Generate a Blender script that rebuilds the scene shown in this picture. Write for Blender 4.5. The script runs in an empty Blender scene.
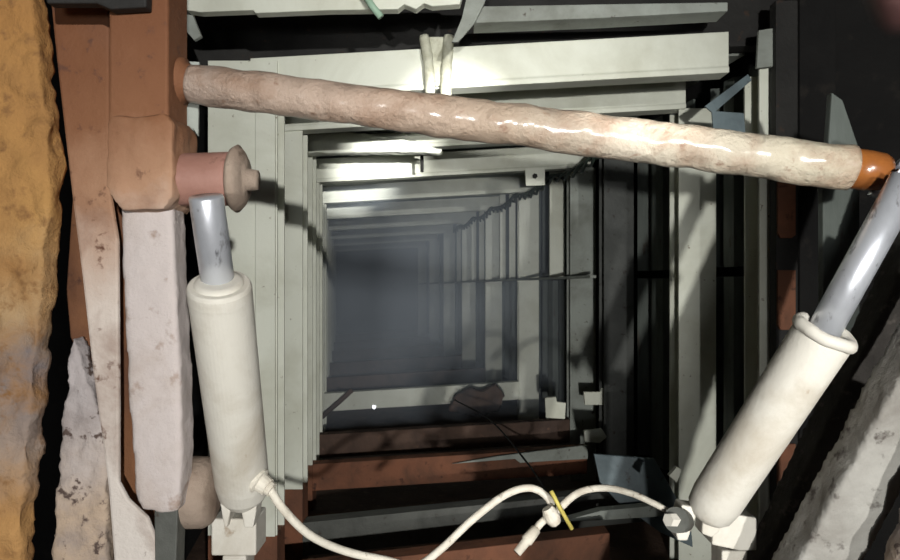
import bpy, bmesh, math, random
from mathutils import Vector, noise

random.seed(7)
S = bpy.context.scene
C = S.collection

# ------------------------------------------------------------------ camera, world, lamps, exposure
FPX = 700.0
CZ = 1.36                                   # eye height above the tunnel floor
cam_d = bpy.data.cameras.new('camera')
cam_d.sensor_width = 36.0
cam_d.lens = 36.0 * FPX / 900.0
cam_d.clip_start = 0.02
cam_d.dof.use_dof = True
cam_d.dof.focus_distance = 2.1
cam_d.dof.aperture_fstop = 9.0
cam = bpy.data.objects.new('camera', cam_d)
cam.location = (0, 0, CZ)
cam.rotation_euler = (math.pi / 2, 0, 0)
C.objects.link(cam)
S.camera = cam

W = bpy.data.worlds.new('world')
S.world = W
W.use_nodes = True
W.node_tree.nodes['Background'].inputs['Color'].default_value = (0.55, 0.58, 0.62, 1)
W.node_tree.nodes['Background'].inputs['Strength'].default_value = 0.06


def spot(name, loc, target, energy, color, angle, blend, radius):
    l = bpy.data.lights.new(name, 'SPOT')
    l.energy = energy; l.color = color
    l.spot_size = math.radians(angle); l.spot_blend = blend
    l.shadow_soft_size = radius
    o = bpy.data.objects.new(name, l)
    o.location = loc
    o.rotation_euler = (Vector(target) - Vector(loc)).to_track_quat('-Z', 'Y').to_euler()
    C.objects.link(o)
    return o


# two work lamps behind the photographer: a low one and one held up on the right
LOW, HIGH = (-0.12, -4.0, CZ - 0.45), (1.5, -4.0, CZ + 0.45)
spot('low_lamp_spill', LOW, (1.35, 3.0, CZ + 0.15), 1150, (1.0, 0.99, 0.95), 38, 0.8, 0.05)
spot('roof_fill_spot', (1.8, -4.0, CZ), (-0.68, 5.8, CZ + 0.905), 9500, (1.0, 1.0, 0.97), 5.0, 1.0, 0.05)  # separate spot added to brighten the roof beams further in
spot('high_lamp_spill', HIGH, (-0.58, 3.0, CZ - 0.02), 1340, (1.0, 0.99, 0.96), 34, 0.8, 0.05)
fl = bpy.data.lights.new('fill_glow', 'POINT')  # unseen fill light, added to lift the black areas
fl.energy = 130; fl.color = (0.98, 1.0, 1.0); fl.shadow_soft_size = 0.25
flo = bpy.data.objects.new('fill_glow', fl); flo.location = (0.2, -2.4, CZ - 0.2); C.objects.link(flo)

S.view_settings.view_transform = 'Standard'
S.view_settings.look = 'None'
S.view_settings.exposure = 0.0
S.view_settings.gamma = 1.0
S.view_settings.use_curve_mapping = False


# ------------------------------------------------------------------ helpers
def P(px, py, d):
    """point of the place seen at a photo pixel, d metres ahead"""
    return Vector(((px - 450) / FPX * d, d, CZ + (280 - py) / FPX * d))


def srgb(r, g, b):
    f = lambda c: (c / 255 / 12.92) if c / 255 <= 0.04045 else ((c / 255 + 0.055) / 1.055) ** 2.4
    return (f(r), f(g), f(b), 1.0)


MATS = {}


def mk(name, c1, c2, c3=None, s1=3.0, s2=22.0, t1=(0.4, 0.65), t2=(0.62, 0.7), rough=0.6, metal=0.0,
       bump=0.15, bscale=40.0, zramp=None, axis='Z', wob=0.35, coat=0.0, stretch=(1, 1, 1), spec=0.3):
    """procedural surface: c1 with broad stains of c2 and small marks of c3; zramp = deposits by height"""
    m = bpy.data.materials.new(name)
    m.use_nodes = True
    nt = m.node_tree; N = nt.nodes; L = nt.links
    b = N['Principled BSDF']
    b.inputs['Roughness'].default_value = rough
    b.inputs['Metallic'].default_value = metal
    b.inputs['Specular IOR Level'].default_value = spec
    b.inputs['Coat Weight'].default_value = coat
    b.inputs['Coat Roughness'].default_value = 0.18
    tc = N.new('ShaderNodeTexCoord')
    mp = N.new('ShaderNodeMapping'); mp.inputs['Scale'].default_value = stretch
    L.new(tc.outputs['Object'], mp.inputs['Vector'])

    def nz(scale, detail=8, rg=0.6, dist=0.0):
        n = N.new('ShaderNodeTexNoise')
        n.inputs['Scale'].default_value = scale
        n.inputs['Detail'].default_value = detail
        n.inputs['Roughness'].default_value = rg
        n.inputs['Distortion'].default_value = dist
        L.new(mp.outputs['Vector'], n.inputs['Vector'])
        return n.outputs['Fac']

    def step(sock, a, c):
        r = N.new('ShaderNodeMapRange')
        r.inputs['From Min'].default_value = a; r.inputs['From Max'].default_value = c
        L.new(sock, r.inputs['Value'])
        return r.outputs['Result']

    def mix(fac, a, c):
        x = N.new('ShaderNodeMix'); x.data_type = 'RGBA'
        L.new(fac, x.inputs['Factor'])
        for key, v in ((6, a), (7, c)):
            if hasattr(v, 'is_linked'):
                L.new(v, x.inputs[key])
            else:
                x.inputs[key].default_value = v
        return x.outputs[2]

    base = c1
    if zramp:
        sx = N.new('ShaderNodeSeparateXYZ'); L.new(tc.outputs['Object'], sx.inputs[0])
        n0 = nz(5.0, 6, 0.65)
        ad = N.new('ShaderNodeMath'); ad.operation = 'MULTIPLY_ADD'
        L.new(n0, ad.inputs[0]); ad.inputs[1].default_value = wob; L.new(sx.outputs[axis], ad.inputs[2])
        z0, z1 = zramp[0][0], zramp[-1][0]
        fr = step(ad.outputs[0], z0 + wob / 2, z1 + wob / 2)
        cr = N.new('ShaderNodeValToRGB')
        L.new(fr, cr.inputs['Fac'])
        e = cr.color_ramp.elements
        e[0].position = 0.0; e[0].color = zramp[0][1]
        e[1].position = 1.0; e[1].color = zramp[-1][1]
        for z, col in zramp[1:-1]:
            k = e.new((z - z0) / (z1 - z0)); k.color = col
        base = cr.outputs['Color']
    col = mix(step(nz(s1, 8, 0.62, 0.4), *t1), base, c2)
    if c3:
        col = mix(step(nz(s2, 5, 0.6), *t2), col, c3)
    L.new(col, b.inputs['Base Color'])
    if bump:
        bp = N.new('ShaderNodeBump')
        bp.inputs['Strength'].default_value = bump
        bp.inputs['Distance'].default_value = 0.02
        L.new(nz(bscale, 8, 0.65), bp.inputs['Height'])
        L.new(bp.outputs['Normal'], b.inputs['Normal'])
    MATS[name] = m
    return m


M = {}
M['paint'] = mk('cream_painted_steel', srgb(218, 220, 206), srgb(190, 190, 172), srgb(124, 110, 90), 2.2, 30, (0.45, 0.75), (0.68, 0.75), 0.55, bump=0.08)
M['grey_paint'] = mk('grey_dusty_steel', srgb(150, 155, 148), srgb(112, 114, 106), srgb(75, 66, 58), 3.5, 25, (0.4, 0.7), (0.64, 0.72), 0.65, bump=0.12)
M['lagging'] = mk('green_grey_lagging', srgb(96, 102, 97), srgb(66, 71, 67), srgb(70, 60, 52), 4, 22, (0.4, 0.7), (0.6, 0.7), 0.7, bump=0.2, stretch=(1, 1, 0.25))
M['rust'] = mk('rusty_steel', srgb(126, 82, 60), srgb(90, 62, 48), srgb(70, 46, 36), 4, 18, (0.4, 0.65), (0.6, 0.7), 0.8, bump=0.25)
M['brown'] = mk('dark_brown_steel', srgb(96, 76, 65), srgb(68, 54, 47), srgb(104, 80, 66), 3, 16, (0.4, 0.65), (0.6, 0.7), 0.8, bump=0.25)
M['dark'] = mk('blackened_steel', srgb(44, 43, 41), srgb(30, 29, 28), srgb(58, 46, 38), 3, 20, (0.4, 0.65), (0.62, 0.7), 0.7, bump=0.2)
M['rock'] = mk('coal_black_rock', srgb(26, 25, 24), srgb(17, 16, 16), srgb(36, 33, 30), 2, 9, (0.4, 0.65), (0.58, 0.7), 0.9, bump=0.6, bscale=12)
M['muck'] = mk('wet_dark_muck', srgb(98, 78, 66), srgb(70, 56, 48), srgb(110, 90, 76), 2.5, 14, (0.4, 0.65), (0.58, 0.7), 0.75, bump=0.5, bscale=18)
M['slab'] = mk('dirt_caked_timber', srgb(170, 130, 80), srgb(150, 110, 66), srgb(128, 92, 56), 6, 30, (0.45, 0.7), (0.56, 0.72), 0.9, bump=0.6, bscale=30,
               zramp=[(0.85, srgb(176, 134, 84)), (1.0, srgb(150, 132, 118)), (1.16, srgb(118, 108, 106)), (1.32, srgb(168, 140, 104)), (1.5, srgb(176, 134, 80)), (1.9, srgb(160, 116, 66))])
M['post'] = mk('rusty_dusted_post', srgb(120, 80, 55), srgb(112, 76, 56), srgb(92, 62, 48), 4, 20, (0.5, 0.8), (0.62, 0.7), 0.8, bump=0.3,
               zramp=[(0.8, srgb(200, 192, 184)), (1.3, srgb(196, 184, 174)), (1.55, srgb(160, 124, 98)), (1.72, srgb(124, 84, 58)), (1.95, srgb(108, 68, 44))])
M['post_low'] = mk('pale_dust_on_post', srgb(184, 174, 170), srgb(164, 150, 140), srgb(132, 108, 90), 5, 14, (0.45, 0.7), (0.6, 0.74), 0.85, bump=0.35)
M['rough_grey'] = mk('crumbling_grey_board', srgb(172, 164, 162), srgb(140, 130, 126), srgb(86, 72, 66), 6, 26, (0.42, 0.66), (0.58, 0.64), 0.9, bump=0.6, bscale=26,
                     zramp=[(0.85, srgb(178, 158, 138)), (1.05, srgb(176, 168, 166)), (1.3, srgb(168, 160, 160))])
M['tan'] = mk('orange_brown_board', srgb(116, 78, 52), srgb(94, 62, 44), srgb(76, 50, 38), 4, 18, (0.4, 0.65), (0.6, 0.7), 0.85, bump=0.3)
M['pin'] = mk('pinkish_rusted_pin', srgb(150, 112, 100), srgb(128, 90, 78), srgb(96, 66, 56), 5, 24, (0.42, 0.68), (0.6, 0.7), 0.6, bump=0.2)
M['boss'] = mk('mud_coated_boss', srgb(146, 130, 116), srgb(122, 104, 90), srgb(92, 76, 64), 6, 26, (0.42, 0.68), (0.6, 0.7), 0.8, bump=0.4)
M['barrel'] = mk('dusty_cream_barrel', srgb(190, 186, 176), srgb(158, 148, 132), srgb(140, 124, 104), 5, 20, (0.48, 0.78), (0.66, 0.76), 0.6, bump=0.15)
M['chrome'] = mk('dusty_chrome_rod', srgb(205, 208, 214), srgb(170, 172, 178), srgb(110, 110, 116), 6, 26, (0.45, 0.7), (0.58, 0.66), 0.32, metal=0.65, bump=0.05, stretch=(1, 1, 0.4), spec=0.5)
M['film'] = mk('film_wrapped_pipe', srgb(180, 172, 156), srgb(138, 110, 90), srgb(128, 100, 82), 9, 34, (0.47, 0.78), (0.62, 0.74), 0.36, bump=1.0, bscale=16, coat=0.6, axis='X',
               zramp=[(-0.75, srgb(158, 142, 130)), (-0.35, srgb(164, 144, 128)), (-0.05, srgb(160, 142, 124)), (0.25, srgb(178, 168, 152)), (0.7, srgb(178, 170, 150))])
M['orange'] = mk('amber_tape', srgb(150, 92, 40), srgb(112, 66, 34), None, 8, 20, (0.4, 0.7), rough=0.3, bump=0.1, coat=0.6)
M['timber'] = mk('dusty_grey_timber', srgb(142, 140, 134), srgb(108, 104, 98), srgb(70, 64, 60), 5, 22, (0.4, 0.68), (0.58, 0.68), 0.9, bump=0.45, bscale=30)
M['dark_timber'] = mk('dark_grey_timber', srgb(72, 68, 64), srgb(50, 47, 44), srgb(94, 88, 82), 5, 22, (0.4, 0.68), (0.58, 0.68), 0.85, bump=0.45, bscale=30)  # darker base tone than the grey timber
M['hose'] = mk('dusty_pale_hose', srgb(206, 200, 186), srgb(176, 166, 150), srgb(120, 106, 92), 12, 40, (0.45, 0.7), (0.6, 0.7), 0.6, bump=0.25)
M['cable'] = mk('green_black_cable', srgb(62, 76, 66), srgb(40, 46, 42), srgb(96, 112, 98), 10, 40, (0.4, 0.65), (0.6, 0.7), 0.5, bump=0.2)
M['green'] = mk('mint_green_rod', srgb(150, 178, 156), srgb(116, 136, 118), None, 10, 20, (0.45, 0.7), rough=0.5, bump=0.1)
M['blue'] = mk('blue_grey_plate', srgb(104, 118, 122), srgb(76, 86, 90), srgb(62, 58, 56), 4, 20, (0.4, 0.7), (0.62, 0.7), 0.5, bump=0.15)
M['yellow'] = mk('yellow_plastic', srgb(190, 176, 92), srgb(160, 146, 74), None, 20, 20, rough=0.5, bump=0)
M['cloth'] = mk('frayed_pale_cloth', srgb(196, 196, 178), srgb(170, 168, 148), None, 20, 40, rough=0.9, bump=0.5, bscale=80)
M['skin'] = mk('dimmed_skin', srgb(74, 50, 48), srgb(60, 40, 40), None, 30, 40, rough=0.6, bump=0.1, bscale=200)  # skin darkened, the finger's dimness is put into its colour
M['nail'] = mk('nail', srgb(206, 166, 152), srgb(196, 150, 138), None, 30, 40, rough=0.35, bump=0)


def link(name, bm, mat, parent=None, bevel=0.0, smooth=False, rough=None):
    """one mesh object; its vertices are given in room coordinates"""
    bmesh.ops.remove_doubles(bm, verts=bm.verts, dist=1e-6)
    bmesh.ops.recalc_face_normals(bm, faces=bm.faces)
    if parent is not None:
        q = parent
        off = Vector((0, 0, 0))
        while q is not None:
            off += q.location; q = q.parent
        bmesh.ops.translate(bm, verts=bm.verts, vec=-off)
    me = bpy.data.meshes.new(name)
    bm.to_mesh(me); bm.free()
    me.materials.append(mat)
    if smooth:
        for p in me.polygons:
            p.use_smooth = True
    o = bpy.data.objects.new(name, me)
    C.objects.link(o)
    if parent is not None:
        o.parent = parent
    if rough:
        vox, amp, size = rough
        r = o.modifiers.new('remesh', 'REMESH'); r.mode = 'VOXEL'; r.voxel_size = vox; r.use_smooth_shade = True
        t = bpy.data.textures.new(name + '_lumps', 'CLOUDS'); t.noise_scale = size; t.noise_depth = 4
        d = o.modifiers.new('lumps', 'DISPLACE'); d.texture = t; d.strength = amp; d.mid_level = 0.5
        d.texture_coords = 'LOCAL'
    if bevel:
        b = o.modifiers.new('bevel', 'BEVEL'); b.width = bevel; b.segments = 2; b.limit_method = 'ANGLE'
    return o


def tag(o, label=None, cat=None, group=None, kind=None):
    if label: o['label'] = label
    if cat: o['category'] = cat
    if group: o['group'] = group
    if kind: o['kind'] = kind
    return o


def thing(name, base, label, cat, group=None):
    o = bpy.data.objects.new(name, None)
    o.location = base; o.empty_display_size = 0.05
    C.objects.link(o)
    return tag(o, label, cat, group)


def struct(name, bm, mat, **k):
    return tag(link(name, bm, mat, **k), kind='structure')


def sweep(bm, p0, p1, prof, U, V):
    """profile (u,v) swept straight from p0 to p1, capped"""
    U = Vector(U); V = Vector(V)
    a = [bm.verts.new(Vector(p0) + U * u + V * v) for u, v in prof]
    b = [bm.verts.new(Vector(p1) + U * u + V * v) for u, v in prof]
    n = len(prof)
    for i in range(n):
        bm.faces.new((a[i], a[(i + 1) % n], b[(i + 1) % n], b[i]))
    bm.faces.new(a[::-1]); bm.faces.new(b)
    return bm


def box(bm, x0, x1, y0, y1, z0, z1):
    return sweep(bm, (0, 0, z0), (0, 0, z1), [(x0, y0), (x1, y0), (x1, y1), (x0, y1)], (1, 0, 0), (0, 1, 0))


def rect(u0, u1, v0, v1):
    return [(u0, v0), (u1, v0), (u1, v1), (u0, v1)]


def hprof(w, d, tf, tw):
    """H section: width w across, depth d back, first flange at v = 0, centred on u = 0"""
    h, t = w / 2, tw / 2
    return [(-h, 0), (h, 0), (h, tf), (t, tf), (t, d - tf), (h, d - tf), (h, d), (-h, d), (-h, d - tf), (-t, d - tf), (-t, tf), (-h, tf)]


def plate(outline, d, t, bm=None, back=0.0):
    """solid board: outline at distance d, thickness t running away from the viewer"""
    bm = bm or bmesh.new()
    f = [P(x, y, d) for x, y in outline]
    if back:                                   # lean: the top recedes by back per metre of height
        f = [p + Vector((0, (p.z - CZ) * back, 0)) for p in f]
    a = [bm.verts.new(p) for p in f]
    b = [bm.verts.new(p + Vector((0, t, 0))) for p in f]
    n = len(f)
    for i in range(n):
        bm.faces.new((a[i], b[i], b[(i + 1) % n], a[(i + 1) % n]))
    bm.faces.new(a); bm.faces.new(b[::-1])
    return bm


def lathe(p0, p1, prof, seg=40, bm=None, bumpy=0.0, freq=14.0):
    """turned solid along p0->p1; prof = [(t 0..1, radius)]"""
    bm = bm or bmesh.new()
    p0 = Vector(p0); p1 = Vector(p1)
    ax = (p1 - p0).normalized()
    u = ax.orthogonal().normalized(); v = ax.cross(u)
    rings = []
    for t, r in prof:
        c = p0.lerp(p1, t)
        if r < 1e-6:
            rings.append([bm.verts.new(c)]); continue
        ring = []
        for i in range(seg):
            a = 2 * math.pi * i / seg
            dv = u * math.cos(a) + v * math.sin(a)
            rr = r
            if bumpy:
                q = c + dv * r
                rr += bumpy * (noise.noise(q * freq) + 0.5 * noise.noise(q * freq * 2.3))
            ring.append(bm.verts.new(c + dv * rr))
        rings.append(ring)
    for A, B in zip(rings, rings[1:]):
        if len(A) == 1 and len(B) == 1: continue
        for i in range(seg):
            j = (i + 1) % seg
            if len(A) == 1: bm.faces.new((A[0], B[j], B[i]))
            elif len(B) == 1: bm.faces.new((A[i], A[j], B[0]))
            else: bm.faces.new((A[i], A[j], B[j], B[i]))
    if len(rings[0]) > 1: bm.faces.new(rings[0][::-1])
    if len(rings[-1]) > 1: bm.faces.new(rings[-1])
    return bm


def spline(pts, n=10):
    """Catmull-Rom through pts"""
    out = []
    Q = [pts[0] * 2 - pts[1]] + list(pts) + [pts[-1] * 2 - pts[-2]]
    for i in range(1, len(Q) - 2):
        a, b, c, d = Q[i - 1:i + 3]
        for k in range(n):
            t = k / n
            out.append(0.5 * ((2 * b) + (c - a) * t + (2 * a - 5 * b + 4 * c - d) * t * t + (3 * b - a - 3 * c + d) * t ** 3))
    out.append(pts[-1])
    return out


def tube(pts, rad, seg=14, bm=None):
    bm = bm or bmesh.new()
    rads = rad if isinstance(rad, (list, tuple)) else [rad] * len(pts)
    prev = None; rings = []
    for i, p in enumerate(pts):
        t = (pts[min(i + 1, len(pts) - 1)] - pts[max(i - 1, 0)]).normalized()
        if prev is None: prev = t.orthogonal().normalized()
        u = (prev - t * prev.dot(t)).normalized(); prev = u
        v = t.cross(u)
        rings.append([bm.verts.new(p + (u * math.cos(2 * math.pi * k / seg) + v * math.sin(2 * math.pi * k / seg)) * rads[i]) for k in range(seg)])
    for A, B in zip(rings, rings[1:]):
        for k in range(seg):
            j = (k + 1) % seg
            bm.faces.new((A[k], A[j], B[j], B[k]))
    bm.faces.new(rings[0][::-1]); bm.faces.new(rings[-1])
    return bm


# ------------------------------------------------------------------ the tunnel: axis, rock, floor
DX, DZ = -0.15, -0.01                        # the tunnel runs away slightly to the left


def A(d, x=0.0, z=0.0):
    return Vector((DX * d + x, d, CZ + DZ * d + z))


YEND = 19.0
FLOOR = -0.15


def quad_slab(pts, off):
    bm = bmesh.new()
    a = [bm.verts.new(Vector(p)) for p in pts]
    b = [bm.verts.new(Vector(p) + Vector(off)) for p in pts]
    n = len(pts)
    for i in range(n):
        bm.faces.new((a[i], a[(i + 1) % n], b[(i + 1) % n], b[i]))
    bm.faces.new(a[::-1]); bm.faces.new(b)
    return bm


XL, XR, ZT = -0.86, 2.25, 1.42               # rock sides and rock roof, from the axis
fb = quad_slab([(-2.4, -4.6, 0), (2.6, -4.6, 0), (2.6, 2.75, 0), (-2.4, 2.75, 0)], (0, 0, -0.4))
lowb = quad_slab([(-2.4, 2.75, FLOOR), (2.6, 2.75, FLOOR), (2.6, 3.2, FLOOR), (A(YEND).x + XR + .3, YEND, FLOOR), (A(YEND).x + XL - .3, YEND, FLOOR), (-2.4, 3.2, FLOOR)], (0, 0, -0.2))
for f in lowb.faces:
    fb.faces.new([fb.verts.new(v.co) for v in f.verts])
struct('floor', fb, M['muck'])
zc = CZ + ZT
struct('ceiling', quad_slab([(-2.4, -1.2, zc), (2.6, -1.2, zc), (2.6, 3, zc), (A(YEND).x + XR + .3, YEND, zc), (A(YEND).x + XL - .3, YEND, zc), (-2.4, 3, zc)], (0, 0, 0.2)), M['rock'])
struct('wall_left', quad_slab([(-2.2, -1.6, -0.35), (-2.2, 3.0, -0.35), (A(3.3).x + XL, 3.3, -0.35), (A(YEND).x + XL, YEND, -0.35), (A(YEND).x + XL - .25, YEND, -0.35), (-2.4, 3.4, -0.35), (-2.4, -1.6, -0.35)], (0, 0, zc + 0.35)), M['rock'])
struct('wall_right', quad_slab([(2.5, -1.6, -0.35), (2.5, 3.0, -0.35), (A(3.3).x + XR, 3.3, -0.35), (A(YEND).x + XR, YEND, -0.35), (A(YEND).x + XR + .25, YEND, -0.35), (2.75, 3.4, -0.35), (2.75, -1.6, -0.35)], (0, 0, zc + 0.35)), M['rock'])
struct('wall_back', quad_slab([(A(YEND).x + XL - .3, YEND, -0.35), (A(YEND).x + XR + .3, YEND, -0.35), (A(YEND).x + XR + .3, YEND, zc), (A(YEND).x + XL - .3, YEND, zc)], (0, 0.2, 0)), M['rock'])

# ------------------------------------------------------------------ steel frames
DEP = [3.0, 3.63, 4.56, 5.25, 6.8, 8.4, 10.1, 12.0, 14.0, 16.2]
ORD = ['first', 'second', 'third', 'fourth', 'fifth', 'sixth', 'seventh', 'eighth', 'ninth', 'tenth']
XI, XO = 1.69, 1.885                          # right post, inner and outer edge
LEFT = [(209, 278), (278, 302), (297, 312), (308, 319), (316, 324)]   # left posts of the nearest frames


def roof_z(x): return 1.01 + 0.056 * (x - 0.115)
def sill_z(x): return -1.105 + 0.062 * (x - 0.115)


sill_mat = ['rust', 'grey_dark', 'rust', 'brown', 'paint', 'brown', 'brown', 'brown', 'brown', 'brown']
sill_drop = [-0.06, -0.07, -0.035, 0.01, 0.085, 0.03, 0.02, 0.02, 0.02, 0.02]
M['grey_dark'] = mk('damp_grey_steel', srgb(90, 91, 86), srgb(64, 65, 61), srgb(58, 48, 42), 4, 20, (0.4, 0.7), (0.62, 0.7), 0.55, bump=0.2)
M['shaded_steel'] = mk('shadow_toned_steel', srgb(78, 80, 77), srgb(58, 60, 58), srgb(48, 42, 38), 4, 20, (0.4, 0.7), (0.62, 0.7), 0.6, bump=0.2)  # cast shadow on one right post, put into its colour
HR, HS = 0.178, 0.175
notes = ['', 'roof beam just behind the wrapped pipe',
         'with a ragged white slab', 'its bright roof beam under the pipe', 'with the pale sill',
         'just behind the pale sill', '', '', '', '']
for k, d in enumerate(DEP):
    lab = 'cream steel frame, %s in from the opening' % ORD[k]
    if notes[k]: lab += ', ' + notes[k]
    if k == 0: lab = 'cream steel frame at the opening, its wide left post beside the ram'
    if k >= 6: lab = 'dim steel frame far down the tunnel, %s from the opening' % ORD[k]
    base = A(d); base.z = FLOOR
    t = thing('steel_frame', base, lab, 'support frame', 'steel frames receding down the tunnel')
    if k < len(LEFT):
        l0, l1 = ((LEFT[k][i] - 450) / FPX * d - DX * d for i in (0, 1))
    else:
        l0, l1 = -0.40, -0.225
    # roof beam: box face with a lower lip, running from the left post to the right one
    rz = {2: 0.055, 3: -0.03}.get(k, 0.0)
    x0, x1 = l0 + 0.005, XO - 0.03
    if k == 0: x0, x1 = ((q - 450) / FPX * d - DX * d for q in (250, 729))
    if k == 1: x1 = (686 - 450) / FPX * d - DX * d
    bm = bmesh.new()
    p0, p1 = A(d, x0, roof_z(x0) + rz), A(d, x1, roof_z(x1) + rz)
    sweep(bm, p0, p1, [(0, 0), (0.1, 0), (0.1, -HR), (-0.006, -HR), (-0.006, -HR + 0.022), (0, -HR + 0.03)], (0, 1, 0), (0, 0, 1))
    link('roof_beam', bm, M['paint'], t, bevel=0.004)
    # posts
    zr = roof_z(XI) - HR + rz
    bm = bmesh.new()
    xc = (XI + XO) / 2
    a, b = A(d, xc), A(d, xc)
    a.z = FLOOR; b.z = P(0, 68, d).z if k == 0 else A(d).z + zr + 0.01
    a.y += 0.012 * 0; 
    if k == 0: xs = Vector((0.040, -0.02, 0))
    else: xs = Vector((0.045 if k == 1 else 0, 0.012, 0))
    sweep(bm, a + xs, b + xs, hprof(XO - XI - (0.075 if k == 0 else 0), 0.16, 0.014, 0.014), (1, 0, 0), (0, 1, 0))
    link('post', bm, M['paint'] if k in (0, 1, 4, 5, 6, 7, 8, 9) else M['shaded_steel'] if k == 2 else M['grey_paint'], t, bevel=0.002)
    bm = bmesh.new()
    zl = roof_z(l0) - HR + rz
    a, b = A(d, (l0 + l1) / 2), A(d, (l0 + l1) / 2)
    foot = {0: 0.42, 1: 0.42, 2: 0.3}.get(k, 0.02)
    a.z = FLOOR + foot; b.z = A(d).z + (roof_z(l0) - 0.005 if k == 0 else zl + 0.01)
    off = Vector((0, -0.015 if k == 0 else 0.012, 0))
    sweep(bm, a + off, b + off, hprof(l1 - l0, 0.14, 0.014, 0.014), (1, 0, 0), (0, 1, 0))
    link('post', bm, M['paint'], t, bevel=0.002)
    if k == 0:                                # the raised rib down the inner edge of the widest post
        bm = bmesh.new()
        r0, r1 = P(255, 110, d - 0.03), P(275, 110, d - 0.03)
        box(bm, r0.x, r1.x, d - 0.03, d + 0.0, FLOOR + foot, P(255, 112, d).z)
        link('post_rib', bm, M['paint'], t, bevel=0.003)
    if k < 3:
        bm = bmesh.new()
        a2 = a.copy(); a2.z = FLOOR
        sweep(bm, a2 + off, a + off, rect(-(l1 - l0) / 2, (l1 - l0) / 2, 0, 0.14), (1, 0, 0), (0, 1, 0))
        tag(link('post_foot', bm, M['rust'], t, bevel=0.003), 'rusty red foot of the left post')
    # sill
    bm = bmesh.new()
    dz = sill_drop[k]
    s0, s1 = l1 - 0.02, XI - (0.0 if k != 0 else 0.55)
    if k == 2: s1 = P(588, 0, d).x - DX * d
    p0, p1 = A(d, s0, sill_z(s0) + dz - (0.035 if k < 2 else 0)), A(d, s1, sill_z(s1) + dz + (0.04 if k < 2 else 0))
    sweep(bm, p0, p1, [(0.02, 0), (0.12, 0), (0.12, -HS), (0.02, -HS)], (0, 1, 0), (0, 0, 1))
    link('sill_beam', bm, M[sill_mat[k]], t, bevel=0.005)

# lagging sheets along the right side, bay by bay: an upper and a lower one in each
for k in range(len(DEP) - 1):
    d0, d1 = DEP[k] + 0.28, DEP[k + 1] + 0.095
    for up in (True, False):
        z0, z1 = (0.10, 1.05) if up else (-1.12, 0.05)
        n = max(2, round((d1 - d0) / 0.34))
        front = []
        for i in range(n):
            s = (d1 - d0) / n
            y = d0 + i * s
            front += [(y, 0.0), (y + s * 0.42, 0.0), (y + s * 0.5, 0.07), (y + s * 0.92, 0.07)]
        front.append((d1, 0.0))
        bm = bmesh.new()
        x = XO + 0.06
        poly = [(DX * y + x + w, y) for y, w in front] + [(DX * y + x + w + 0.012, y) for y, w in reversed(front)]
        zb = A(d0).z
        sweep(bm, (0, 0, zb + z0), (0, 0, zb + z1), poly, (1, 0, 0), (0, 1, 0))
        w = 'upper' if up else 'lower'
        place = 'between the %s and %s frames' % (ORD[k], ORD[k + 1])
        tag(link('lagging_sheet', bm, M['lagging'] if up else M['lagging']), '%s ribbed grey sheet on the tunnel side, %s' % (w, place), 'lagging sheet', 'ribbed sheets down the tunnel side')
# roof sheets and floor plates between frames
for k in range(len(DEP) - 1):
    d0, d1 = DEP[k] + (0.3 if k == 0 else 0.1), DEP[k + 1]
    bm = bmesh.new()
    za, zb_ = roof_z(-0.38) - 0.016, roof_z(XO) - 0.016
    pts = [A(d0, -0.38, za), A(d0, XO, zb_), A(d1, XO, zb_), A(d1, -0.38, za)]
    tag(link('roof_sheet', quad_slab(pts, (0, 0, 0.012)), M['grey_paint']), 'flat grey roof sheet %s' % ('between the %s and %s frames' % (ORD[k], ORD[k + 1])), 'roof sheet', 'roof sheets down the tunnel')
    zf = FLOOR + 0.004 - A(d0).z
    zg = FLOOR + 0.004 - A(d1).z
    pts = [A(d0, -0.45, zf), A(d1, -0.45, zg), A(d1, -0.45, 0.98), A(d0, -0.45, 0.98)]
    if k: tag(link('side_sheet', quad_slab(pts, (-0.012, 0, 0)), M['paint']), 'narrow cream sheet on the left tunnel side %s' % ('between the %s and %s frames' % (ORD[k], ORD[k + 1])), 'lagging sheet', 'cream sheets down the left side')

# guide rail along the right side at eye height
bm = bmesh.new()
sweep(bm, A(4.7, XI - 0.045, 0.06), A(16.0, XI - 0.045, 0.06), rect(0, 0.044, 0, 0.02), (1, 0, 0), (0, 0, 1))
tag(link('guide_rail', bm, M['grey_paint'], bevel=0.003), 'thin grey rail running down the tunnel side between ribbed sheets', 'rail')

# upright boards set between the posts above the rail
for d, nm in ((5.9, 'fourth and fifth'), (7.35, 'fifth and sixth'), (7.8, 'fifth and sixth'), (9.0, 'sixth and seventh'), (9.55, 'sixth and seventh'), (10.8, 'seventh and eighth')):
    bm = bmesh.new()
    a = A(d, XI + 0.035)
    box(bm, a.x, a.x + (0.13 if d < 6 else 0.065), d, d + 0.03, a.z + 0.085, a.z + roof_z(XI) - 0.07)
    pos = {7.35: ', nearer one', 7.8: ', farther one', 9.0: ', nearer one', 9.55: ', farther one'}.get(d, '')
    tag(link('upright_board', bm, M['paint'], bevel=0.003), 'pale upright board above the rail between the %s frames%s' % (nm, pos), 'board', 'upright boards above the rail')

# cable bundle under the roof corner
t = thing('cable_bundle', A(4.3, XI - 0.1, 0.80), 'sagging dark green twisted cables along the upper tunnel corner', 'cables')
for s in range(3):
    pts = []
    for i in range(140):
        u = i / 139
        d = 4.2 + u * 6.2
        sag = -0.045 * math.sin(math.pi * ((d * 0.9) % 1.0))
        ph = d * 11 + s * 2.094
        pts.append(A(d, XI - 0.06 + 0.022 * math.cos(ph), 0.86 + sag + 0.026 * math.sin(ph)))
    link('cable', tube(pts, 0.011, 8), M['cable'], t, smooth=True)

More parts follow.
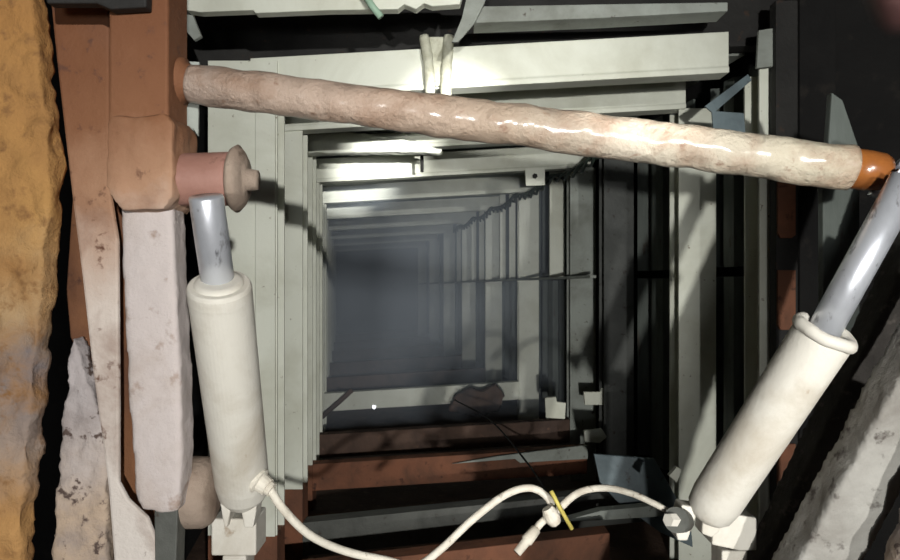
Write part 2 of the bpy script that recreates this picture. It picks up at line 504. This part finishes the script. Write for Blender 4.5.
# haze hanging in the tunnel
bm = bmesh.new()
pts = [A(5.6, XL + .1), A(5.6, XR - .1), A(YEND - .1, XR - .1), A(YEND - .1, XL + .1)]
for p in pts: p.z = 0.02
hz = quad_slab(pts, (0, 0, zc - 0.06))
hm = bpy.data.materials.new('tunnel_haze'); hm.use_nodes = True
hn = hm.node_tree; hn.nodes.remove(hn.nodes['Principled BSDF'])
pv = hn.nodes.new('ShaderNodeVolumePrincipled')
pv.inputs['Color'].default_value = (0.78, 0.88, 1.0, 1); pv.inputs['Density'].default_value = 0.085
pv.inputs['Anisotropy'].default_value = -0.35
hn.links.new(pv.outputs['Volume'], hn.nodes['Material Output'].inputs['Volume'])
tag(link('haze', hz, hm), 'bluish dusty haze hanging in the far end of the tunnel', 'haze', kind='stuff')

# ------------------------------------------------------------------ overhead, in front of the opening
tag(link('roof_beam', plate([(186, -30), (470, -30), (460, 4), (432, 6), (424, 3), (416, 9), (404, 4), (398, 9), (330, 10), (255, 13), (253, 10), (200, 12), (186, 10)], 2.6, 0.05), M['paint'], bevel=0.004),
    'chipped white overhead beam along the top, left of the green rod', 'beam')
tag(link('roof_beam', plate([(482, 6), (600, 4), (728, 2), (728, 11), (600, 18), (474, 23)], 2.75, 0.12), M['grey_paint'], bevel=0.004),
    'dull grey overhead beam along the top, behind the flat strap', 'beam')
tag(link('strap', plate([(462, -20), (492, -20), (484, 4), (474, 24), (458, 42), (452, 42), (462, 18), (466, 0)], 2.68, 0.012), M['grey_paint']), 'flat greyish strap slanting down from the roof', 'strap')
tag(link('gap_girder', plate([(170, -28), (800, -28), (800, 44), (186, 66), (170, 66)], 3.17, 0.1), M['dark'], bevel=0.004), 'dark girder filling the dim gap above the opening', 'girder')  # added dark girder fills the dim void above the nearest roof beam
bm = tube([P(361, -12, 2.55), P(372, 6, 2.55), P(381, 17, 2.55)], 0.013, 10)
tag(link('rod', bm, M['green'], smooth=True), 'short mint green rod hanging below the white overhead beam', 'rod')
tag(link('wedge_plate', plate([(182, 2), (189, 6), (201, 36), (194, 40), (182, 26)], 2.652, 0.02), M['grey_paint']), 'small pale wedge plate beside the brown posts, under the white overhead beam', 'plate')
tag(link('wedge_plate', plate([(160, 60), (199, 62), (198, 136), (193, 128), (191, 160), (160, 160)], 1.552, 0.006), M['grey_paint']), 'narrow ragged pale plate behind the brown post, below the pipe end', 'plate')

# frayed cloth tie around the first roof beam
t = thing('cloth_tie', P(437, 94, 2.96), 'frayed pale cloth tie looped over the first roof beam', 'tie')
for j, (x0, x1) in enumerate([((424, 36), (430, 97)), ((449, 36), (446, 97))]):
    pts = spline([P(x0[0], x0[1], 2.97), P((x0[0] * .4 + x1[0] * .6), 58, 2.965), P(x1[0], 80, 2.965), P(x1[0], x1[1], 2.97)], 6)
    bm = bmesh.new()
    tube(pts, [0.022 + 0.006 * noise.noise(p * 20) for p in pts], 10, bm)
    link('strand', bm, M['cloth'], t, smooth=True)
bm = bmesh.new()
sweep(bm, P(428, 60, 2.975), P(446, 60, 2.975), rect(-0.11, 0.1, 0, 0.014), (0, 0, 1), (0, 1, 0))
link('band', bm, M['cloth'], t, bevel=0.005)

# dirty slab lying on the third roof beam, and plates, wire round there
tag(link('roof_slab', plate([(300, 140), (308, 134), (345, 131), (400, 138), (442, 149), (440, 154), (425, 152), (400, 152), (375, 152), (330, 153), (318, 152), (306, 154)], 4.42, 0.12), M['paint'], rough=(0.014, 0.02, 0.05)),
    'ragged bright white slab below the film-wrapped pipe, above the fourth roof beam', 'slab')
bm = tube([P(421, 147, 4.9), P(422, 158, 4.9), P(422, 172, 4.9)], 0.012, 8)
tag(link('rod', bm, M['dark'], smooth=True), 'thin dark rod hanging in front of the bright roof beam', 'rod')
t = thing('bolt_plate', P(535, 185, 5.0), 'small square white plate with one dark bolt beside the cables', 'plate')
link('plate_body', plate([(525, 168), (545, 167), (545, 185), (526, 186)], 5.0, 0.02), M['paint'], t, bevel=0.003)
link('bolt', lathe(P(535, 176, 4.98), P(535, 176, 5.0), [(0, 0.018), (1, 0.02)], 6), M['dark'], t)

# ------------------------------------------------------------------ left side: posts, slabs, boards
YB = 1200
tag(link('dirt_caked_slab', plate([(-90, -480), (24, -480), (30, 0), (38, 60), (46, 120), (50, 170), (47, 225), (41, 300), (35, 355), (30, 415), (22, 495), (16, 600), (4, 936), (-90, 936)], 1.45, 0.06), M['slab'], rough=(0.011, 0.035, 0.05)),
    'thick dirt-caked tan slab standing at the left edge, grey smear across its middle', 'slab')
tag(link('leaning_plank', plate([(48, -460), (108, -460), (109, 0), (109, 110), (110, 190), (118, 240), (119, 400), (119, 482), (128, 499), (148, 518), (164, 560), (178, 640), (182, 905), (126, 905), (116, 600), (113, 555), (108, 490), (103, 450), (92, 370), (82, 280), (72, 200), (65, 140), (56, 60), (50, 0)], 1.53, 0.014), M['post'], bevel=0.006),
    'tall plank brown above and pale dusty below, beside the dirt-caked slab', 'plank')
tag(link('backing_board', plate([(78, 60), (150, 60), (150, 505), (150, 852), (124, 852), (122, 500), (100, 405), (70, 337), (66, 290), (72, 200)], 1.66, 0.03), M['tan'], bevel=0.004),
    'orange-brown board behind the leaning plank', 'board')
tag(link('crumbling_board', plate([(70, 334), (77, 345), (90, 388), (106, 442), (106, 560), (110, 872), (36, 872), (50, 560), (60, 445), (66, 380)], 1.60, 0.05), M['rough_grey'], rough=(0.009, 0.022, 0.035)),
    'crumbling grey broken board standing between the slab and the pale plank', 'board')

t = thing('support_post', P(140, 0, 1.48) * 1.0, 'rusty steel post carrying the wrapped pipe and the ram pin', 'post')
t.location.z = 0
bm = bmesh.new()
a, b = P(108.5, 0, 1.44), P(168, 0, 1.44)
box(bm, a.x, b.x, 1.44, 1.55, P(0, 122, 1.44).z, zc - 0.02)
link('upper_section', bm, M['post'], t, bevel=0.006)
bm = plate([(106, 122), (112, 116), (166, 114), (173, 122), (173, 196), (164, 209), (122, 210), (113, 200), (106, 186)], 1.42, 0.14)
link('collar', bm, M['post'], t, bevel=0.012, rough=(0.008, 0.014, 0.05))
bm = plate([(120, 206), (172, 206), (176, 300), (181, 400), (182, 455), (178, 512), (160, 514), (142, 510), (136, 500), (128, 400), (123, 300)], 1.46, 0.075)
tag(link('lower_section', bm, M['post_low'], t, rough=(0.007, 0.006, 0.04)), 'pale dust-coated lower length of the post')
bm = plate([(154, 505), (178, 505), (176, 560), (172, 907), (158, 907)], 1.50, 0.05)
link('stem', bm, M['grey_dark'], t, bevel=0.003)
# (the dark clamp strap over plank and post is a thing of its own, below)
# pin through the collar
pb = link('pin_boss', lathe(P(160, 180, 1.49), P(232, 179, 1.49), [(0, 0.0), (0, 0.050), (0.12, 0.056), (0.14, 0.058), (0.16, 0.055), (0.97, 0.057), (1.0, 0.054), (1, 0)], 40), M['pin'], t, smooth=False, bevel=0.002)
for p in pb.data.polygons: p.use_smooth = len(p.vertices) == 4
link('pin_flange', lathe(P(232, 179, 1.49), P(258, 180, 1.49), [(0, 0), (0, 0.05), (0.05, 0.066), (0.22, 0.072), (0.42, 0.060), (0.55, 0.046), (0.58, 0.024), (1.0, 0.021), (1, 0)], 28, bumpy=0.003), M['boss'], t, smooth=True)
link('pipe_socket', lathe(P(172, 81, 1.52), P(197, 84, 1.52), [(0, 0), (0, 0.05), (0.5, 0.052), (0.6, 0.04), (1, 0.038), (1, 0)], 28, bumpy=0.002), M['post'], t, smooth=True)
lb = link('lower_boss', lathe(P(168, 492, 1.58), P(215, 492, 1.58), [(0, 0.0), (0, 0.05), (0.27, 0.062), (0.34, 0.074), (0.5, 0.079), (0.8, 0.078), (0.94, 0.070), (1.0, 0.058), (1, 0)], 36, bumpy=0.002), M['boss'], t, smooth=True)
tag(lb, 'mud-coated round boss')

tag(link('clamp_strap', plate([(44, -30), (147, -30), (146, 7), (110, 9), (96, 3), (46, 3)], 1.405, 0.03), M['dark'], bevel=0.004), 'short black clamp strap across the tops of plank and rusty post', 'strap')

# ------------------------------------------------------------------ hydraulic rams
t = thing('hydraulic_ram', P(240, 540, 1.62), 'dusty cream hydraulic ram standing upright beside the rusty post', 'hydraulic ram', 'hydraulic rams')
t.location.z = 0
a, b = P(219, 284, 1.34), P(244, 498, 1.62)
link('barrel', lathe(a, b, [(0, 0.034), (0.0, 0.0575), (0.015, 0.0605), (0.05, 0.061), (0.06, 0.0605), (0.9, 0.060), (0.96, 0.056), (1, 0.045)], 48), M['barrel'], t, smooth=False, bevel=0.002)
link('rod', lathe(P(206, 196, 1.30), a.lerp(b, 0.12), [(0, 0), (0, 0.030), (0.02, 0.0315), (1, 0.0315), (1, 0)], 36), M['chrome'], t, smooth=True)
link('gland_ring', lathe(a.lerp(b, -0.012), a.lerp(b, 0.012), [(0, 0.034), (0, 0.044), (0.6, 0.047), (1, 0.047), (1, 0.034)], 40), M['barrel'], t, smooth=True)
bm = bmesh.new()
for q in ((220, 232), (240, 258)):
    plate([(q[0], 480), (q[1], 480), (q[1] - 2, 512), (q[1] - 5, 528), (q[0] + 4, 528), (q[0], 505)], 1.58, 0.05, bm)
link('fork', bm, M['barrel'], t, bevel=0.004)
bm = plate([(211, 519), (256, 519), (256, 556), (211, 556)], 1.60, 0.09)
plate([(222, 556), (246, 556), (246, 875), (222, 875)], 1.60, 0.07, bm)
link('foot_block', bm, M['barrel'], t, bevel=0.004)
hf = link('hose_fitting', lathe(P(252, 476, 1.56), P(272, 490, 1.55), [(0, 0), (0, 0.026), (0.4, 0.03), (0.45, 0.022), (0.8, 0.02), (0.82, 0.016), (1, 0.016), (1, 0)], 14), M['hose'], t)

t = thing('hydraulic_ram', P(700, 540, 1.6), 'cream hydraulic ram leaning across the right side below the pipe end', 'hydraulic ram', 'hydraulic rams')
t.location.z = 0
a, b = P(824, 334, 1.41), P(707, 514, 1.60)
rp = P(908, 178, 1.36)
for o in (link('barrel', lathe(a, b, [(0, 0.034), (0.0, 0.0565), (0.02, 0.0585), (0.90, 0.0565), (0.97, 0.052), (1, 0.042), (1, 0)], 48), M['barrel'], t, bevel=0.002),):
    for p in o.data.polygons: p.use_smooth = len(p.vertices) == 4
link('rod', lathe(rp, a.lerp(b, 0.10), [(0, 0), (0, 0.0315), (1, 0.0315), (1, 0)], 36), M['chrome'], t, smooth=True)
# cracked, open dust collar at the barrel mouth
ax = (b - a).normalized(); u = Vector((1, 0, 0)); u = (u - ax * u.dot(ax)).normalized(); v = ax.cross(u)
ring = []
for i in range(40):
    an = math.radians(-62 + 302 * i / 39)      # open towards the upper right
    ring.append(a - ax * 0.004 + (u * math.cos(an) + v * math.sin(an)) * 0.052 + ax * 0.004 * noise.noise(Vector((an, 0, 0))))
bm = tube(ring, [0.0135 + 0.002 * noise.noise(Vector((i * .3, 5, 0))) for i in range(40)], 12)
link('dust_collar', bm, M['barrel'], t, smooth=True)
bm = plate([(682, 505), (700, 508), (692, 528), (688, 541), (678, 541), (676, 532)], 1.58, 0.05)
plate([(704, 510), (724, 512), (720, 532), (712, 538), (702, 534)], 1.58, 0.05, bm)
link('fork', bm, M['barrel'], t, bevel=0.004)
bm = plate([(714, 518), (736, 515), (757, 518), (757, 551), (740, 551), (712, 545)], 1.60, 0.10)
plate([(722, 551), (748, 551), (748, 870), (722, 870)], 1.61, 0.07, bm)
link('foot_block', bm, M['barrel'], t, bevel=0.004)
bw = link('washer', lathe(P(676, 520, 1.56), P(682, 520, 1.60), [(0, 0), (0, 0.028), (1, 0.028), (1, 0)], 24), M['grey_dark'], t)
link('nut', lathe(P(668, 520, 1.555), P(677, 520, 1.57), [(0, 0), (0, 0.015), (1, 0.016), (1, 0)], 6), M['barrel'], t)

# the pipe wrapped in film, resting in the socket of the rusty post and in the clevis by the ram rod
t = thing('wrapped_pipe', P(520, 147, 1.5), 'long film-wrapped pipe slanting across the top of the opening', 'pipe')
a, b = P(192, 84, 1.52), P(850, 168, 1.46)
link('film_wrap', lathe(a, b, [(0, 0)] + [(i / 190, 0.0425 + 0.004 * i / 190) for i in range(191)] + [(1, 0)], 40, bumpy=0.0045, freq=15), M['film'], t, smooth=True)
tag(link('tape_end', lathe(b.lerp(a, 0.004), P(886, 173, 1.455), [(0, 0), (0, 0.041), (0.5, 0.042), (0.85, 0.040), (1, 0.034), (1, 0)], 32), M['orange'], t, smooth=True), 'amber tape end of the pipe')

# clevis joining the pipe end to the leaning ram, and the dark hanger above
t = thing('clevis_bracket', P(900, 185, 1.42), 'bright steel clevis where pipe end and ram rod meet', 'bracket')
link('cheek', plate([(886, 160), (896, 166), (912, 150), (930, 170), (925, 200), (905, 206), (872, 194), (880, 180)], 1.45, 0.02), M['chrome'], t, bevel=0.003)
link('clevis_pin', lathe(P(908, 178, 1.38), P(908, 178, 1.5), [(0, 0), (0, 0.024), (1, 0.024), (1, 0)], 24), M['chrome'], t, bevel=0.002)

# ------------------------------------------------------------------ right side
def timber(p0, p1, w, d, mat, label, rough):
    ax = (p1 - p0).normalized()
    side = Vector((0, 1, 0)).cross(ax).normalized(); dep = ax.cross(side).normalized()
    if dep.y < 0: dep = -dep
    bm = bmesh.new()
    sweep(bm, p0, p1 + ax * (p1.z / -ax.z) * 0.985, rect(-w / 2, w / 2, 0, d), side, dep)
    tag(link('leaning_timber', bm, mat, rough=rough), label, 'timber')


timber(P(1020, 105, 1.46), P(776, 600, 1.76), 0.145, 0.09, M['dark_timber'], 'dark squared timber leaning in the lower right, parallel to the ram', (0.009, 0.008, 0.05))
timber(P(1000, 262, 1.26), P(776, 660, 1.42), 0.112, 0.09, M['timber'], 'dusty grey timber leaning against the dark timber at lower right', (0.009, 0.010, 0.05))
timber(P(1005, 390, 1.20), P(917, 640, 1.22), 0.10, 0.08, M['rough_grey'], 'rough pale timber cut off by the lower right corner', (0.009, 0.02, 0.05))
tag(link('prop_board', plate([(832, 92), (843, 100), (860, 150), (860, 900), (824, 900), (823, 190), (828, 150)], 2.0, 0.03), M['lagging'], bevel=0.004), 'narrow grey upright board behind the amber pipe end', 'board')
tag(link('dark_column', plate([(800, -130), (836, -130), (836, 596), (800, 596)], 2.98, 0.1), M['rock'], bevel=0.004), 'near-black column filling the dark void just behind the pipe end', 'column')  # near-black fill for the dark void right of the opening
t = thing('patch_lit_post', P(786, 560, 2.9), 'dark post right of the first frame, its lit patches made as rust-red strips', 'post')
t.location.z = 0
bm = plate([(776, 0), (798, 0), (798, 607), (776, 607)], 2.9, 0.06)
link('post_body', bm, M['dark'], t, bevel=0.003)  # dark body stands for the shaded length of the rusty post
for y0, y1 in ((176, 238), (270, 330), (444, 502)):  # patches where light reaches the rusty post, put in as strips
    link('lit_rust_strip', plate([(778, y0), (796, y0), (796, y1 - 3), (792, y1), (781, y1), (778, y1 - 5)], 2.885, 0.015), M['rust'], t, bevel=0.003)
# top of the right post
tag(link('gusset_plate', plate([(757, 68), (759, 30), (788, 26), (784, 40), (776, 46), (776, 66)], 2.93, 0.02), M['grey_paint'], bevel=0.003), 'small grey gusset plate at the top of the right post', 'plate')
tag(link('brace_strap', plate([(705, 106), (748, 74), (752, 80), (716, 111), (744, 113), (746, 136), (714, 134), (712, 112)], 2.92, 0.012), M['blue'], bevel=0.002), 'blue-grey folded strap beside the right post, above the pipe', 'strap')

# lower right of the opening: bent plate, cleats
tag(link('bent_plate', plate([(584, 442), (640, 446), (668, 500), (668, 520), (640, 508), (602, 482), (588, 466)], 3.75, 0.02, back=0.3), M['blue'], bevel=0.003), 'bent blue-grey plate lying at the foot of the right posts', 'plate')
tag(link('lit_edge_strip', plate([(560, 522), (600, 511), (664, 505), (668, 516), (610, 520)], 3.3, 0.06), M['grey_paint'], bevel=0.003), 'pale strip for the lit sill edge, beside the lower end of the leaning ram', 'strip')  # lit top edge of the grey sill, put in as a pale strip
tag(link('flat_strip', plate([(452, 464), (500, 456), (588, 445), (588, 459), (520, 463), (515, 459)], 4.53, 0.02), M['grey_paint'], bevel=0.003), 'pale flat strip fixed along the top of the rusty sill', 'strip')
for nm, ol, d, lab in (
    ('cleat_plate', [(545, 398), (556, 397), (557, 402), (566, 403), (565, 419), (546, 418)], 5.0, 'small pale notched cleat left of the two stacked cleats'),
    ('cleat_plate', [(584, 392), (600, 392), (602, 388), (610, 390), (611, 405), (585, 405)], 4.7, 'small pale cleat, upper one of two by the right post foot'),
    ('cleat_plate', [(584, 431), (602, 429), (607, 437), (600, 443), (585, 442)], 4.5, 'small pale cleat, lower one of two by the right post foot'),
    ('cleat_plate', [(669, 476), (677, 467), (682, 470), (677, 483)], 3.0, 'tiny white cleat beside the leaning ram')):
    tag(link(nm, plate(ol, d, 0.03), M['paint'], bevel=0.003), lab, 'cleat', 'small cleats in the opening')
link_b = link('shiny_stud', lathe(P(374, 407, 6.78), P(374, 407, 6.83), [(0, 0), (0, 0.02), (0.6, 0.026), (1, 0.026), (1, 0)], 12), M['chrome'])
tag(link_b, 'tiny shiny stud on the pale sill', 'stud')
tag(link('loose_bar', tube([P(316, 422, 6.72), P(340, 401, 6.77), P(352, 390, 6.78)], 0.025, 8), M['brown'], smooth=True), 'short dark bar leaning against the pale sill', 'bar')
# debris hung up on the sills
tag(link('debris_lump', plate([(448, 412), (455, 396), (470, 388), (482, 392), (496, 384), (505, 396), (498, 412), (476, 416)], 6.5, 0.12), M['brown'], rough=(0.02, 0.05, 0.08)), 'dark lump of debris resting against the pale sill', 'debris')
pts = spline([P(455, 400, 5.9), P(490, 420, 5.2), P(525, 460, 4.2), P(548, 494, 3.2), P(558, 512, 2.6)], 8)
tag(link('thin_wire', tube(pts, 0.006, 6), M['dark'], smooth=True), 'thin dark wire running back from the hose joint into the tunnel', 'wire')

# ------------------------------------------------------------------ hoses
pts = spline([P(270, 489, 1.55), P(284, 510, 1.56), P(310, 535, 1.6), P(345, 551, 1.66), P(385, 560, 1.7), P(415, 566, 1.72), P(440, 550, 1.72), P(472, 520, 1.74), P(505, 495, 1.78), P(530, 488, 1.8), P(547, 497, 1.82), P(552, 512, 1.82), P(540, 524, 1.8), P(528, 540, 1.78)], 9)
t = thing('hose', P(415, 566, 1.72), 'long pale hose looping from the upright ram across the bottom', 'hose', 'hydraulic hoses')
link('hose_body', tube(pts, 0.0096, 14), M['hose'], t, smooth=True)
link('hose_end', lathe(P(536, 529, 1.79), P(517, 553, 1.76), [(0, 0), (0, 0.014), (0.5, 0.016), (0.55, 0.012), (1, 0.011), (1, 0)], 14), M['hose'], t, smooth=True)
pts = spline([P(553, 518, 1.80), P(562, 506, 1.8), P(580, 492, 1.78), P(605, 488, 1.74), P(630, 493, 1.68), P(655, 504, 1.62), P(676, 516, 1.58)], 9)
t = thing('hose', P(553, 518, 1.8), 'short pale hose arching from the hose joint to the leaning ram', 'hose', 'hydraulic hoses')
link('hose_body', tube(pts, [0.0105 - 0.004 * i / (len(pts) - 1) for i in range(len(pts))], 14), M['hose'], t, smooth=True)
link('hose_joint', lathe(P(547, 508, 1.79), P(556, 524, 1.79), [(0, 0), (0, 0.014), (0.3, 0.02), (0.7, 0.02), (1, 0.014), (1, 0)], 14), M['hose'], t)
tag(link('cable_tie', tube([P(551, 491, 1.77), P(560, 508, 1.765), P(572, 529, 1.77)], 0.0055, 8), M['yellow'], smooth=True), 'yellow plastic tie on the hose joint', 'tie')

# ------------------------------------------------------------------ the photographer's fingertip at the lens
fd = 0.11
pts = spline([P(890, 28, fd), P(915, -20, fd), P(960, -110, fd + 0.01), P(1060, -260, fd + 0.005), P(1200, -420, fd - 0.02)], 8)
n_ = len(pts)
rads = []
for i in range(n_):
    u = i / (n_ - 1)
    rads.append(0.0062 * min(1.0, math.sqrt(max(0.02, min(1.0, u * 5)))) * (1 + 0.25 * u))
bm = tube(pts, rads, 18)
fg = tag(link('person', bm, M['skin'], smooth=True), 'dim fingertip of a person reaching into the top right corner', 'person')
